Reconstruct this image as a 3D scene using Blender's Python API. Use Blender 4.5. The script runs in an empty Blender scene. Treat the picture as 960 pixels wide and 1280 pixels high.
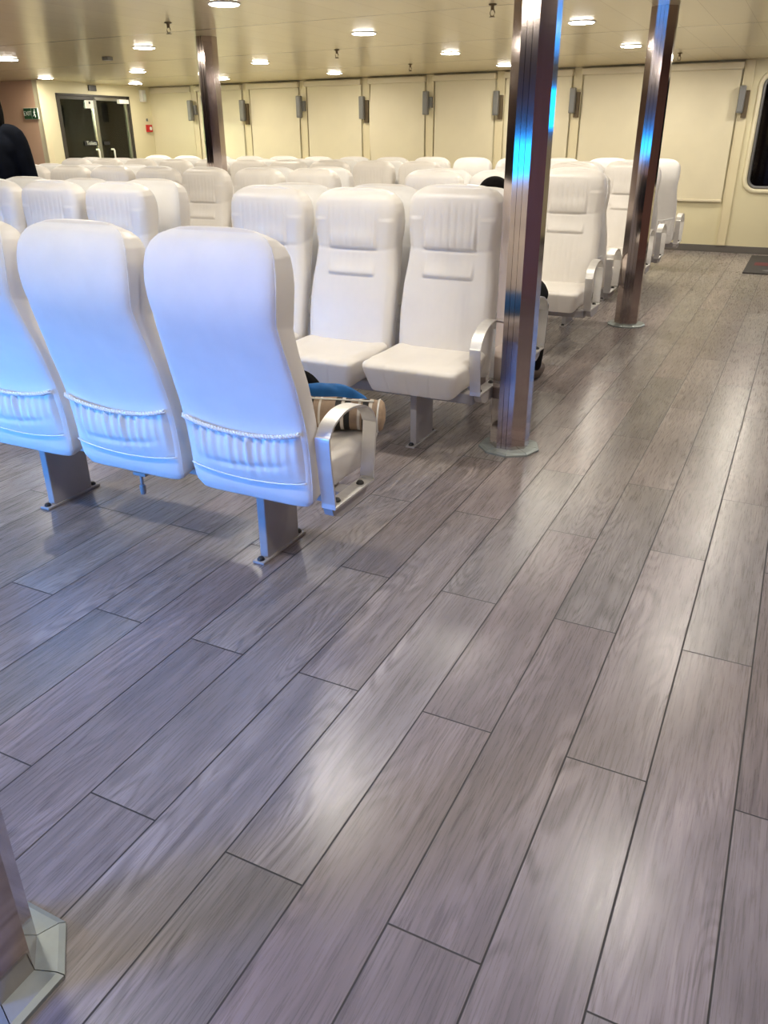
import bpy, bmesh, math, random
from mathutils import Vector, Matrix
random.seed(7)
C = bpy.context.scene.collection
PI = math.pi

# ------------------------------------------------------------------ helpers
def link(o, parent=None):
    C.objects.link(o)
    if parent is not None:
        o.parent = parent
    return o

def obj(name, me, mat=None, parent=None, smooth=False):
    if isinstance(me, bmesh.types.BMesh):
        bm = me
        me = bpy.data.meshes.new(name)
        bmesh.ops.recalc_face_normals(bm, faces=bm.faces)
        bm.to_mesh(me); bm.free()
    if mat is not None and not me.materials:
        me.materials.append(mat)
    if smooth:
        for p in me.polygons: p.use_smooth = True
    o = bpy.data.objects.new(name, me)
    return link(o, parent)

def tag(o, label=None, cat=None, group=None, kind=None):
    if label: o['label'] = label
    if cat: o['category'] = cat
    if group: o['group'] = group
    if kind: o['kind'] = kind
    return o

def thing(name, label, cat, loc=(0, 0, 0), rz=0.0, group=None):
    o = bpy.data.objects.new(name, None)
    o.empty_display_size = .1
    link(o); o.location = loc; o.rotation_euler = (0, 0, rz)
    return tag(o, label, cat, group)

def copy_tree(o, parent=None):
    c = o.copy(); C.objects.link(c)
    if parent is not None: c.parent = parent
    for ch in list(o.children): copy_tree(ch, c)
    return c

def box(bm, x0, x1, y0, y1, z0, z1, bev=0.0, M=None, seg=2):
    vs = [bm.verts.new((x, y, z)) for z in (z0, z1) for y in (y0, y1) for x in (x0, x1)]
    fs = [bm.faces.new([vs[i] for i in f]) for f in ((0, 2, 3, 1), (4, 5, 7, 6), (0, 1, 5, 4), (2, 6, 7, 3), (0, 4, 6, 2), (1, 3, 7, 5))]
    geom = vs
    if bev > 0:
        es = list({e for f in fs for e in f.edges})
        r = bmesh.ops.bevel(bm, geom=es, offset=bev, segments=seg, affect='EDGES', profile=.6)
        geom = list({v for f in r['faces'] for v in f.verts} | {v for v in vs if v.is_valid})
    if M is not None:
        bmesh.ops.transform(bm, matrix=M, verts=[v for v in geom if v.is_valid])
    return bm

def nb(): return bmesh.new()

def tube(bm, pts, r, n=8, caps=True):
    pts = [Vector(p) for p in pts]
    rings = []
    up = Vector((0, 0, 1))
    for i, p in enumerate(pts):
        a = pts[max(i - 1, 0)]; b = pts[min(i + 1, len(pts) - 1)]
        t = (b - a).normalized()
        u = up if abs(t.dot(up)) < .95 else Vector((1, 0, 0))
        s = t.cross(u).normalized(); w = s.cross(t)
        rr = r[i] if isinstance(r, (list, tuple)) else r
        rings.append([bm.verts.new(p + s * rr * math.cos(2 * PI * k / n) + w * rr * math.sin(2 * PI * k / n)) for k in range(n)])
    for a, b in zip(rings, rings[1:]):
        for k in range(n):
            bm.faces.new((a[k], a[(k + 1) % n], b[(k + 1) % n], b[k]))
    if caps:
        bm.faces.new(rings[0][::-1]); bm.faces.new(rings[-1])
    return bm

def loft(bm, rings, closed=True, cap=True):
    R = [[bm.verts.new(p) for p in r] for r in rings]
    n = len(R[0])
    for a, b in zip(R, R[1:]):
        for k in range(n if closed else n - 1):
            bm.faces.new((a[k], a[(k + 1) % n], b[(k + 1) % n], b[k]))
    if cap:
        bm.faces.new(R[0][::-1]); bm.faces.new(R[-1])
    return bm

def prism(bm, poly, z0, z1):
    return loft(bm, [[(x, y, z0) for x, y in poly], [(x, y, z1) for x, y in poly]])

def lathe(bm, prof, n=24, M=None):
    rings = [[(r * math.cos(2 * PI * k / n), r * math.sin(2 * PI * k / n), z) for k in range(n)] for r, z in prof]
    if M is not None:
        rings = [[M @ Vector(p) for p in r] for r in rings]
    return loft(bm, rings)

def ellipsoid(bm, c, r, M=None, u=20, v=14):
    mat = Matrix.Translation(c) @ (M or Matrix.Identity(4)) @ Matrix.Diagonal((r[0], r[1], r[2], 1))
    bmesh.ops.create_uvsphere(bm, u_segments=u, v_segments=v, radius=1, matrix=mat)

def interp(tab, t):
    if t <= tab[0][0]: return tab[0][1]
    for (a, va), (b, vb) in zip(tab, tab[1:]):
        if t <= b:
            k = (t - a) / (b - a); return va + (vb - va) * k
    return tab[-1][1]

def cr(pts, n):
    """Catmull-Rom resample of points to n samples."""
    P = [Vector(p) for p in pts]
    P = [P[0] * 2 - P[1]] + P + [P[-1] * 2 - P[-2]]
    out = []
    m = len(P) - 3
    for i in range(n):
        s = i / (n - 1) * m
        k = min(int(s), m - 1); t = s - k
        a, b, c, d = P[k:k + 4]
        out.append(.5 * ((2 * b) + (c - a) * t + (2 * a - 5 * b + 4 * c - d) * t * t + (3 * b - a - 3 * c + d) * t ** 3))
    return out

# ------------------------------------------------------------------ materials
def mat(name, col, rough=.5, metal=0., spec=.5, emit=None, estr=0., noise=None, bump=None, coat=0.):
    m = bpy.data.materials.new(name); m.use_nodes = True
    nt = m.node_tree; b = nt.nodes['Principled BSDF']
    b.inputs['Base Color'].default_value = (*col, 1)
    b.inputs['Roughness'].default_value = rough
    b.inputs['Metallic'].default_value = metal
    b.inputs['Specular IOR Level'].default_value = spec
    b.inputs['Coat Weight'].default_value = coat
    b.inputs['Coat Roughness'].default_value = .08
    if emit:
        b.inputs['Emission Color'].default_value = (*emit, 1)
        b.inputs['Emission Strength'].default_value = estr
    tc = nt.nodes.new('ShaderNodeTexCoord')
    if noise:
        sc, amt, stretch = noise
        mp = nt.nodes.new('ShaderNodeMapping'); mp.inputs['Scale'].default_value = stretch
        n = nt.nodes.new('ShaderNodeTexNoise'); n.inputs['Scale'].default_value = sc; n.inputs['Detail'].default_value = 4
        r = nt.nodes.new('ShaderNodeMapRange'); r.inputs['From Min'].default_value = .3; r.inputs['From Max'].default_value = .7
        r.inputs['To Min'].default_value = 1 - amt; r.inputs['To Max'].default_value = 1 + amt
        mx = nt.nodes.new('ShaderNodeVectorMath'); mx.operation = 'SCALE'
        mx.inputs[0].default_value = col
        nt.links.new(tc.outputs['Object'], mp.inputs[0]); nt.links.new(mp.outputs[0], n.inputs['Vector'])
        nt.links.new(n.outputs['Fac'], r.inputs['Value']); nt.links.new(r.outputs[0], mx.inputs['Scale'])
        nt.links.new(mx.outputs[0], b.inputs['Base Color'])
    if bump:
        sc, st = bump
        n = nt.nodes.new('ShaderNodeTexNoise'); n.inputs['Scale'].default_value = sc; n.inputs['Detail'].default_value = 3
        bp = nt.nodes.new('ShaderNodeBump'); bp.inputs['Strength'].default_value = st; bp.inputs['Distance'].default_value = .002
        nt.links.new(tc.outputs['Object'], n.inputs['Vector']); nt.links.new(n.outputs['Fac'], bp.inputs['Height'])
        nt.links.new(bp.outputs[0], b.inputs['Normal'])
    return m

M_vinyl = mat('white_vinyl', (.80, .765, .72), .42, noise=(6, .03, (1, 1, 1)), bump=(260, .12))
M_cover = mat('white_cover_cloth', (.84, .83, .82), .75, noise=(9, .03, (1, 1, 1)), bump=(420, .25))
M_trim = mat('white_elastic', (.86, .86, .86), .7)
M_frame = mat('painted_grey_steel', (.42, .40, .40), .38, noise=(10, .05, (1, 1, 1)))
M_alu = mat('brushed_aluminium', (.80, .79, .77), .46, .85, noise=(14, .05, (1, 6, 1)))
M_bolt = mat('black_bolt', (.02, .02, .02), .4)
M_steel = mat('stainless_steel', (.53, .46, .435), .10, 1., noise=(5, .05, (8, 8, .6)))
M_groove = mat('dark_groove', (.06, .05, .05), .5)
M_flange = mat('zinc_flange', (.34, .38, .37), .45, .4, noise=(16, .12, (1, 1, 1)))
M_wall = mat('cream_wall_panel', (.73, .67, .45), .42, noise=(1.2, .04, (1, 1, 1)))
M_exitwall = mat('warm_lit_wall_panel', (.70, .47, .31), .45, noise=(1.5, .05, (1, 1, 1)))  # warm pinkish light put into the cream wall's colour
M_brown = mat('brown_wood_panelling', (.25, .12, .09), .45, noise=(3, .25, (6, 6, .5)))
M_darkwall = mat('dark_brown_panelling', (.22, .15, .125), .5, noise=(3, .25, (6, 6, .5)))
M_pil = mat('cream_pilaster', (.74, .66, .44), .4)
M_blind = mat('cream_blind_cloth', (.75, .685, .50), .7, noise=(2, .04, (1, 1, 1)), bump=(300, .15))
M_rail = mat('cream_blind_rail', (.72, .65, .48), .4)
M_base = mat('grey_skirting', (.13, .12, .11), .5)
M_grey = mat('grey_lamp_housing', (.22, .22, .21), .4, .3)
M_lens = mat('lamp_lens', (.9, .9, .85), .4, emit=(1, .95, .86), estr=42)
M_ring = mat('white_lamp_rim', (.8, .78, .72), .35)
M_brass = mat('dark_brass', (.16, .12, .07), .4, .8)
M_doorframe = mat('door_frame_metal', (.30, .29, .26), .35, .9)
M_darkframe = mat('dark_door_frame', (.04, .035, .03), .4)
M_black = mat('near_black', (.012, .012, .014), .6)
M_white = mat('white_plastic', (.78, .77, .72), .4)
M_red = mat('red_plastic', (.55, .02, .02), .4)
M_green = mat('sign_green', (.02, .085, .035), .4)
M_signwhite = mat('sign_white', (.75, .80, .70), .5)
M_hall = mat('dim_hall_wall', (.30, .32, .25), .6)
M_gasket = mat('grey_window_gasket', (.18, .18, .18), .35, .4)
M_winlip = mat('cream_window_surround', (.76, .70, .50), .3)
M_mat = mat('charcoal_door_mat', (.055, .05, .045), .95, noise=(60, .3, (1, 1, 1)))
M_matred = mat('mat_red_print', (.14, .035, .035), .95)
M_matgrey = mat('mat_grey_print', (.16, .15, .15), .95)
M_jacket = mat('navy_jacket_cloth', (.003, .0045, .009), .9, spec=.12, noise=(12, .3, (1, 1, 1)))
M_trous = mat('black_trouser_cloth', (.006, .006, .007), .9, spec=.15, noise=(12, .3, (1, 1, 1)))
M_shoe = mat('brown_grey_shoe', (.11, .085, .07), .6)
M_skin = mat('skin', (.42, .22, .15), .55, noise=(20, .05, (1, 1, 1)))
M_hair = mat('black_hair', (.006, .005, .005), .95, spec=.1, noise=(60, .4, (1, 1, .15)))
M_blue = mat('blue_cloth', (.012, .13, .40), .75, noise=(14, .25, (1, 1, 1)), bump=(40, .3))
M_tv = mat('tv_housing', (.015, .015, .017), .3)

def glass_mat(name, tint, rough=0.0):
    m = bpy.data.materials.new(name); m.use_nodes = True
    nt = m.node_tree; nt.nodes.clear()
    o = nt.nodes.new('ShaderNodeOutputMaterial')
    t = nt.nodes.new('ShaderNodeBsdfTransparent'); t.inputs[0].default_value = (*tint, 1)
    g = nt.nodes.new('ShaderNodeBsdfGlossy'); g.inputs['Roughness'].default_value = rough
    f = nt.nodes.new('ShaderNodeFresnel'); f.inputs[0].default_value = 1.5
    mx = nt.nodes.new('ShaderNodeMixShader')
    nt.links.new(f.outputs[0], mx.inputs[0]); nt.links.new(t.outputs[0], mx.inputs[1]); nt.links.new(g.outputs[0], mx.inputs[2])
    nt.links.new(mx.outputs[0], o.inputs[0])
    return m
M_glass = glass_mat('smoked_door_glass', (.84, .86, .80), .02)
M_winglass = glass_mat('night_window_glass', (.5, .5, .5), .01)

def glow_mat(BLUE, col=(.008, .30, 1)):
    m = bpy.data.materials.new('blue_glow'); m.use_nodes = True
    b = m.node_tree.nodes['Principled BSDF']
    b.inputs['Base Color'].default_value = (.01, .01, .02, 1); b.inputs['Roughness'].default_value = .2
    b.inputs['Emission Color'].default_value = (*col, 1); b.inputs['Emission Strength'].default_value = BLUE
    return m
M_screen = glow_mat(10.0); M_side_glow = glow_mat(40.0, (.11, .24, 1)); M_strip_glow = glow_mat(340.0, (.05, .32, 1))  # side and strip emitters are added to turn floor and seat backs blue

# node helpers -----------------------------------------------------
class NT:
    def __init__(s, m): s.nt = m.node_tree
    def n(s, t, **k):
        x = s.nt.nodes.new(t)
        for a, v in k.items(): setattr(x, a, v)
        return x
    def put(s, sock, v):
        if hasattr(v, 'links'): s.nt.links.new(v, sock)
        else: sock.default_value = v
    def math(s, op, a, b=None, c=None, clamp=False):
        x = s.n('ShaderNodeMath', operation=op, use_clamp=clamp)
        for i, v in enumerate((a, b, c)):
            if v is not None: s.put(x.inputs[i], v)
        return x.outputs[0]
    def xyz(s, x=0., y=0., z=0.):
        c = s.n('ShaderNodeCombineXYZ')
        for i, v in enumerate((x, y, z)): s.put(c.inputs[i], v)
        return c.outputs[0]
    def noise(s, vec, scale, detail=4., dist=0., rough=.55):
        n = s.n('ShaderNodeTexNoise'); s.put(n.inputs['Vector'], vec)
        n.inputs['Scale'].default_value = scale; n.inputs['Detail'].default_value = detail
        n.inputs['Distortion'].default_value = dist; n.inputs['Roughness'].default_value = rough
        return n.outputs['Fac']
    def remap(s, v, a, b, c, d):
        r = s.n('ShaderNodeMapRange'); s.put(r.inputs['Value'], v)
        for k, q in zip(('From Min', 'From Max', 'To Min', 'To Max'), (a, b, c, d)): r.inputs[k].default_value = q
        return r.outputs[0]
    def mix(s, f, a, b, blend='MIX'):
        x = s.n('ShaderNodeMix', data_type='RGBA', blend_type=blend)
        s.put(x.inputs['Factor'], f)
        for i, v in ((6, a), (7, b)):
            if isinstance(v, tuple): v = (*v, 1)
            s.put(x.inputs[i], v)
        return x.outputs[2]

def floor_mat():
    m = bpy.data.materials.new('wood_plank_vinyl'); m.use_nodes = True
    N = NT(m); b = m.node_tree.nodes['Principled BSDF']
    g = N.n('ShaderNodeNewGeometry'); sp = N.n('ShaderNodeSeparateXYZ'); m.node_tree.links.new(g.outputs['Position'], sp.inputs[0])
    x, y = sp.outputs[0], sp.outputs[1]
    W, L = .1956, 1.213
    u = N.math('DIVIDE', N.math('ADD', x, .276), W)
    i = N.math('FLOOR', u); fx = N.math('SUBTRACT', u, i)
    par = N.math('FLOORED_MODULO', i, 2.)
    off = N.math('MULTIPLY_ADD', par, -.612, 1.563)
    v = N.math('DIVIDE', N.math('SUBTRACT', y, off), L)
    j = N.math('FLOOR', v); fy = N.math('SUBTRACT', v, j)
    wn = N.n('ShaderNodeTexWhiteNoise', noise_dimensions='2D'); N.put(wn.inputs['Vector'], N.xyz(i, j))
    rnd = wn.outputs['Value']
    wn2 = N.n('ShaderNodeTexWhiteNoise', noise_dimensions='2D'); N.put(wn2.inputs['Vector'], N.xyz(N.math('ADD', i, 31.), N.math('ADD', j, 17.)))
    rnd2 = wn2.outputs['Value']
    ox = N.math('MULTIPLY_ADD', rnd, 37., x); oy = N.math('MULTIPLY_ADD', rnd2, 53., y)
    fine = N.noise(N.xyz(N.math('MULTIPLY', ox, 210.), N.math('MULTIPLY', oy, 7.)), 1., 5., .25, .7)
    med = N.noise(N.xyz(N.math('MULTIPLY', ox, 30.), N.math('MULTIPLY', oy, 1.3)), 1., 5., 1.0)
    big = N.noise(N.xyz(N.math('MULTIPLY', ox, 7.), N.math('MULTIPLY', oy, 1.3)), 1., 3., .8)
    # cathedral rings: contour lines of a stretched field
    fld = N.noise(N.xyz(N.math('MULTIPLY', ox, 6.5), N.math('MULTIPLY', oy, 1.1)), 1., 1.5, .2)
    ring = N.math('SINE', N.math('MULTIPLY', fld, 120.))
    ringm = N.math('MULTIPLY', N.remap(ring, -.2, 1., 0., 1.), N.remap(big, .42, .62, 0., 1.))
    tone = N.remap(rnd, 0., 1., .82, 1.16)
    t1 = N.remap(fine, .25, .75, .88, 1.12); t2 = N.remap(med, .3, .7, .76, 1.24); t3 = N.remap(big, .3, .7, .74, 1.24)
    t4 = N.math('MULTIPLY_ADD', ringm, -.36, 1.09)
    tot = N.math('MULTIPLY', N.math('MULTIPLY', N.math('MULTIPLY', tone, t1), N.math('MULTIPLY', t2, t3)), t4)
    col = N.mix(rnd2, (.232, .193, .186), (.222, .202, .192))
    sc = N.n('ShaderNodeVectorMath', operation='SCALE'); m.node_tree.links.new(col, sc.inputs[0]); N.put(sc.inputs['Scale'], tot)
    dx = N.math('MULTIPLY', N.math('MINIMUM', fx, N.math('SUBTRACT', 1., fx)), W)
    dy = N.math('MULTIPLY', N.math('MINIMUM', fy, N.math('SUBTRACT', 1., fy)), L)
    d = N.math('MINIMUM', dx, dy)
    gr = N.remap(d, .0014, .0028, 1., 0.)
    col2 = N.mix(gr, sc.outputs[0], (.012, .011, .012))
    m.node_tree.links.new(col2, b.inputs['Base Color'])
    N.put(b.inputs['Roughness'], N.math('ADD', N.remap(fine, .3, .7, .24, .33), N.math('MULTIPLY', gr, .3)))
    b.inputs['Specular IOR Level'].default_value = .55
    h = N.math('SUBTRACT', N.math('MULTIPLY', fine, .12), N.math('MULTIPLY', gr, 1.2))
    bp = N.n('ShaderNodeBump'); bp.inputs['Strength'].default_value = .30; bp.inputs['Distance'].default_value = .0016
    N.put(bp.inputs['Height'], h); m.node_tree.links.new(bp.outputs[0], b.inputs['Normal'])
    return m

def ceil_mat():
    m = bpy.data.materials.new('cream_ceiling_panel'); m.use_nodes = True
    N = NT(m); b = m.node_tree.nodes['Principled BSDF']
    g = N.n('ShaderNodeNewGeometry'); sp = N.n('ShaderNodeSeparateXYZ'); m.node_tree.links.new(g.outputs['Position'], sp.inputs[0])
    x, y = sp.outputs[0], sp.outputs[1]
    def seam(c, off, per, hw):
        q = N.math('DIVIDE', N.math('SUBTRACT', c, off), per)
        f = N.math('SUBTRACT', q, N.math('FLOOR', q))
        dd = N.math('MULTIPLY', N.math('MINIMUM', f, N.math('SUBTRACT', 1., f)), per)
        return N.remap(dd, hw, hw * 2.2, 1., 0.), N.math('FLOOR', q)
    sy, jy = seam(y, 6.05, 1.95, .006)
    sx, jx = seam(x, -.895, .287, .0012)
    s = N.math('MAXIMUM', sy, N.math('MULTIPLY', sx, .28))
    wn = N.n('ShaderNodeTexWhiteNoise', noise_dimensions='2D'); N.put(wn.inputs['Vector'], N.xyz(jx, jy))
    base = N.mix(wn.outputs['Value'], (.66, .565, .355), (.63, .54, .345))
    m.node_tree.links.new(N.mix(s, base, (.10, .075, .045)), b.inputs['Base Color'])
    b.inputs['Roughness'].default_value = .21; b.inputs['Specular IOR Level'].default_value = .75
    n = N.noise(g.outputs['Position'], 2.2, 2.)
    bp = N.n('ShaderNodeBump'); bp.inputs['Strength'].default_value = .12; bp.inputs['Distance'].default_value = .01
    N.put(bp.inputs['Height'], n); m.node_tree.links.new(bp.outputs[0], b.inputs['Normal'])
    return m
M_floor = floor_mat(); M_ceil = ceil_mat()

# ------------------------------------------------------------------ room shell
def zc(x): return 2.215 + .006 * x
X0, X1, Y0, YB = -14.0, 3.0, -2.0, 11.71
XL, YE = -10.2, 9.35

def struct(name, bm, m, parent=None):
    o = obj(name, bm, m, parent)
    if parent is None: o['kind'] = 'structure'
    return o

bm = nb(); box(bm, X0 - .1, X1 + .1, Y0 - .1, YB + 1.2, -.1, 0); struct('floor', bm, M_floor)
bm = nb()
for y in (Y0 - .1, YB + 1.2):
    pass
vs = [bm.verts.new(p) for p in ((X0 - .1, Y0 - .1, zc(X0)), (X1 + .1, Y0 - .1, zc(X1)), (X1 + .1, YB + 1.2, zc(X1)), (X0 - .1, YB + 1.2, zc(X0)))]
vt = [bm.verts.new(v.co + Vector((0, 0, .1))) for v in vs]
bm.faces.new(vs[::-1]); bm.faces.new(vt)
for k in range(4): bm.faces.new((vs[k], vs[(k + 1) % 4], vt[(k + 1) % 4], vt[k]))
struct('ceiling', bm, M_ceil)

HT = 2.30
# back wall with the window opening
WX0, WX1, WZ0, WZ1, WR = -.715, .95, .77, 2.05, .13
def rrect(x0, x1, z0, z1, r, n=8):
    out = []
    for cx, cz, a0 in ((x1 - r, z1 - r, 0), (x0 + r, z1 - r, 90), (x0 + r, z0 + r, 180), (x1 - r, z0 + r, 270)):
        for k in range(n + 1):
            a = math.radians(a0 + 90 * k / n); out.append((cx + r * math.cos(a), cz + r * math.sin(a)))
    return out
bm = nb()
box(bm, XL - .1, WX0 - .2, YB, YB + .1, -.02, HT)
box(bm, WX1 + .2, X1 + .1, YB, YB + .1, -.02, HT)
hole = rrect(WX0, WX1, WZ0, WZ1, WR)
ox0, ox1, oz0, oz1 = WX0 - .2, WX1 + .2, -.02, HT
def outer(p):
    cx, cz = (WX0 + WX1) / 2, (WZ0 + WZ1) / 2
    dx, dz = p[0] - cx, p[1] - cz
    t = min(((ox1 - cx) / dx if dx > 0 else (ox0 - cx) / dx) if abs(dx) > 1e-6 else 9e9,
            ((oz1 - cz) / dz if dz > 0 else (oz0 - cz) / dz) if abs(dz) > 1e-6 else 9e9)
    return (cx + dx * t, cz + dz * t)
pts = []
for q in hole: pts.append((q, outer(q)))
# make sure the outer corners are hit
extra = []
for cxz in ((ox1, oz1), (ox0, oz1), (ox0, oz0), (ox1, oz0)):
    best = min(range(len(pts)), key=lambda k: (pts[k][1][0] - cxz[0]) ** 2 + (pts[k][1][1] - cxz[1]) ** 2)
    pts[best] = (pts[best][0], cxz)
vi = [bm.verts.new((p[0][0], YB, p[0][1])) for p in pts]; vo = [bm.verts.new((p[1][0], YB, p[1][1])) for p in pts]
vb = [bm.verts.new((p[0][0], YB + .1, p[0][1])) for p in pts]
n = len(pts)
for k in range(n):
    bm.faces.new((vi[k], vi[(k + 1) % n], vo[(k + 1) % n], vo[k]))
    bm.faces.new((vi[k], vb[k], vb[(k + 1) % n], vi[(k + 1) % n]))
struct('wall_back', bm, M_wall)

# left wall with the door opening (x = XL), from the corner at YE to the back wall
DY0, DY1, DZ = 9.66, 11.20, 2.0
bm = nb()
box(bm, XL - .1, XL, YE, DY0, -.02, HT); box(bm, XL - .1, XL, DY1, YB + .1, -.02, HT); box(bm, XL - .1, XL, DY0, DY1, DZ, HT)
struct('wall_left', bm, M_wall)
bm = nb(); box(bm, X0, XL - .1, YE, YE + .1, -.02, HT); struct('wall_corner', bm, M_exitwall)
bm = nb(); box(bm, X0 - .1, X0, Y0 - .1, YE + .1, -.02, HT); struct('wall_far', bm, M_exitwall)
bm = nb(); box(bm, X1, X1 + .1, Y0 - .1, YB + .1, -.02, HT); struct('wall_right', bm, M_brown)
bm = nb(); box(bm, X0 - .1, X1 + .1, Y0 - .1, Y0, -.02, HT); struct('wall_front', bm, M_darkwall)
# dim hall behind the glass doors
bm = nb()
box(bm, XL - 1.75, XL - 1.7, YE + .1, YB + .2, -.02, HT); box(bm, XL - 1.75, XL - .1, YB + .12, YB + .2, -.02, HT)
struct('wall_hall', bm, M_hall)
bm = nb(); box(bm, XL + .02, X1, YB - .018, YB, 0, .085, .004); struct('baseboard_back', bm, M_base)
bm = nb(); box(bm, XL, XL + .018, YE, DY0 - .05, 0, .085, .004); box(bm, XL, XL + .018, DY1 + .05, YB - .02, 0, .085, .004); struct('baseboard_left', bm, M_base)
bm = nb(); box(bm, X0, XL, YE - .018, YE, 0, .085, .004); struct('baseboard_corner', bm, M_base)

hl = bpy.data.lights.new('hall_fill_light', 'AREA'); hl.size = .3; hl.energy = 480; hl.color = (.9, 1, .8)  # added area light brightening the hall, no fixture known there
hlo = bpy.data.objects.new('hall_fill_light', hl); link(hlo); hlo.location = (XL - .9, 9.9, 2.1)
# pale corner post at the edge of the door wall
bm = nb(); box(bm, XL - .01, XL + .012, YE - .012, YE + .10, 0, 2.152, .004); struct('trim_1', bm, M_pil)

# window: surround lip, gasket, night glass
def ring_frame(bm, x0, x1, z0, z1, r, prof):
    rings = []
    for d, yy in prof:
        rings.append([(p[0], yy, p[1]) for p in rrect(x0 - d, x1 + d, z0 - d, z1 + d, max(r + d, .01))])
    rings.append(rings[0])
    return loft(bm, rings, cap=False)
w = tag(bpy.data.objects.new('window_1', None), kind='structure'); link(w)
w.location = (0, 0, 0)
bm = nb(); ring_frame(bm, WX0, WX1, WZ0, WZ1, WR, [(-.004, YB + .05), (-.004, YB - .018), (.012, YB - .028), (.04, YB - .022), (.055, YB - .001), (.03, YB + .02)])
obj('window_surround', bm, M_winlip, w, True)
bm = nb(); ring_frame(bm, WX0, WX1, WZ0, WZ1, WR, [(-.006, YB + .06), (-.006, YB + .0), (-.03, YB - .006), (-.04, YB + .012), (-.04, YB + .06)])
obj('window_gasket', bm, M_gasket, w, True)
bm = nb(); hp = rrect(WX0 + .02, WX1 - .02, WZ0 + .02, WZ1 - .02, WR - .02)
loft(bm, [[(p[0], YB + .03, p[1]) for p in hp], [(p[0], YB + .04, p[1]) for p in hp]])
obj('window_pane', bm, M_winglass, w)
# black plate added outside the window, standing in for the dark night
bm = nb(); box(bm, WX0 - .6, WX1 + .6, YB + .9, YB + .95, -.02, HT); struct('night_backdrop', bm, M_black)

# ------------------------------------------------------------------ pilasters, blinds, reading lamps on the back wall
PX = [-9.25, -8.22, -7.165, -6.08, -5.055, -4.005, -2.95, -1.93, -.885]
ordn = ['first', 'second', 'third', 'fourth', 'fifth', 'sixth', 'seventh', 'eighth', 'ninth', 'tenth', 'eleventh', 'twelfth', 'thirteenth', 'fourteenth', 'fifteenth']
for k, x in enumerate(PX):
    bm = nb(); z1 = zc(x) - .002
    box(bm, x - .052, x + .052, YB - .03, YB, 0.086, z1, .004)
    box(bm, x - .062, x - .050, YB - .036, YB, 0.086, z1, .003)
    struct('trim_%d' % (k + 2), bm, M_pil)
def wall_lamp(x, z, flip, label):
    t = thing('wall_reading_lamp', label, 'lamp', (x, YB - .03, z), 0, 'reading lamps on the pilasters')
    s = -1 if flip else 1
    bm = nb()
    prof = [(-.035 + .04 * math.cos(a) * .9, -.10 + -.035 * math.sin(a)) for a in [PI * q / 10 for q in range(11)]]
    poly = [(.001, -.02)] + [(q[0] + .034 - .035, q[1]) for q in prof] + [(-.071, -.02)]
    box(bm, -.075, .0, -.11, -.035, -.15, .15, .012)
    obj('lamp_housing', bm, M_grey, t, True)
    bm = nb(); box(bm, -.068, -.008, -.116, -.108, -.13, .13, .003); obj('lamp_diffuser', bm, M_grey, t)
    bm = nb(); box(bm, .0 - .02, .045, -.05, 0.0, -.20 if not flip else -.06, .10 if not flip else .08, .006); obj('lamp_bracket', bm, M_brass if not flip else M_grey, t)
    return t
zl = [1.80, 1.785, 1.82, 1.79, 1.83, 1.81, 1.82, 1.81, 1.79]
for k, x in enumerate(PX):
    if k == 7: lab = 'grey wall reading lamp hidden behind the far steel pillar, between two cream blinds'
    elif k == 8: lab = 'grey wall reading lamp beside the dark window at the right'
    else: lab = 'grey wall reading lamp on the %s cream pilaster from the left end of back wall' % ordn[k]
    wall_lamp(x, zl[k] - .01, k in (0, 2, 4), lab)

def blind(x0, x1, label, zb=.635, bulge=0):
    t = thing('roller_blind', label, 'blind', ((x0 + x1) / 2, YB, 2.16), 0, 'cream roller blinds on the back wall')
    hw = (x1 - x0) / 2; xc = (x0 + x1) / 2
    zt = zc(xc) - .012 - 2.16
    bm = nb(); box(bm, -hw, hw, -.105, -.002, zt - .085, zt - .008, .014, seg=3); obj('headrail', bm, M_rail, t, True)
    bm = nb(); cols = 26; rows = 14
    g = []
    for r in range(rows + 1):
        z = zt - .07 - (zt - .07 - (zb - 2.16)) * r / rows
        row = []
        for c in range(cols + 1):
            u = c / cols
            x = -hw + .02 + (2 * hw - .04) * u
            y = -.032 - .004 * math.sin(u * 7 + r * .2) 
            if bulge and u < .35: y -= bulge * math.sin(PI * min(1, r / rows * 1.3)) * (1 - u / .35)
            row.append((x, y, z))
        g.append(row)
    V = [[bm.verts.new(p) for p in row] for row in g]; Vb = [[bm.verts.new((p[0], p[1] + .002, p[2])) for p in row] for row in g]
    for r in range(rows):
        for c in range(cols):
            bm.faces.new((V[r][c], V[r][c + 1], V[r + 1][c + 1], V[r + 1][c])); bm.faces.new((Vb[r][c], Vb[r + 1][c], Vb[r + 1][c + 1], Vb[r][c + 1]))
    obj('blind_cloth', bm, M_blind, t, True)
    bm = nb(); box(bm, -hw + .015, hw - .015, -.045, -.022, zb - 2.16 - .022, zb - 2.16 + .006, .005); obj('bottom_bar', bm, M_rail, t)
for k in range(len(PX) - 1):
    a, b_ = PX[k] + .055, PX[k + 1] - .064
    lab = 'cream roller blind in the %s bay from the left of the back wall' % ordn[k]
    if k == 3: lab = 'cream roller blind with its left edge curling away from the wall, middle of back wall'
    if k == 7: lab = 'cream roller blind nearest the dark window, its bottom bar showing above the skirting'
    if k == 6: lab = 'cream roller blind just left of the far steel pillar'
    blind(a, b_, lab, bulge=.05 if k == 3 else 0)
bm = nb(); box(bm, XL + .05, PX[0] - .07, YB - .04, YB, 2.06, 2.145, .01)
struct('trim_11', bm, M_rail)

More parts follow.
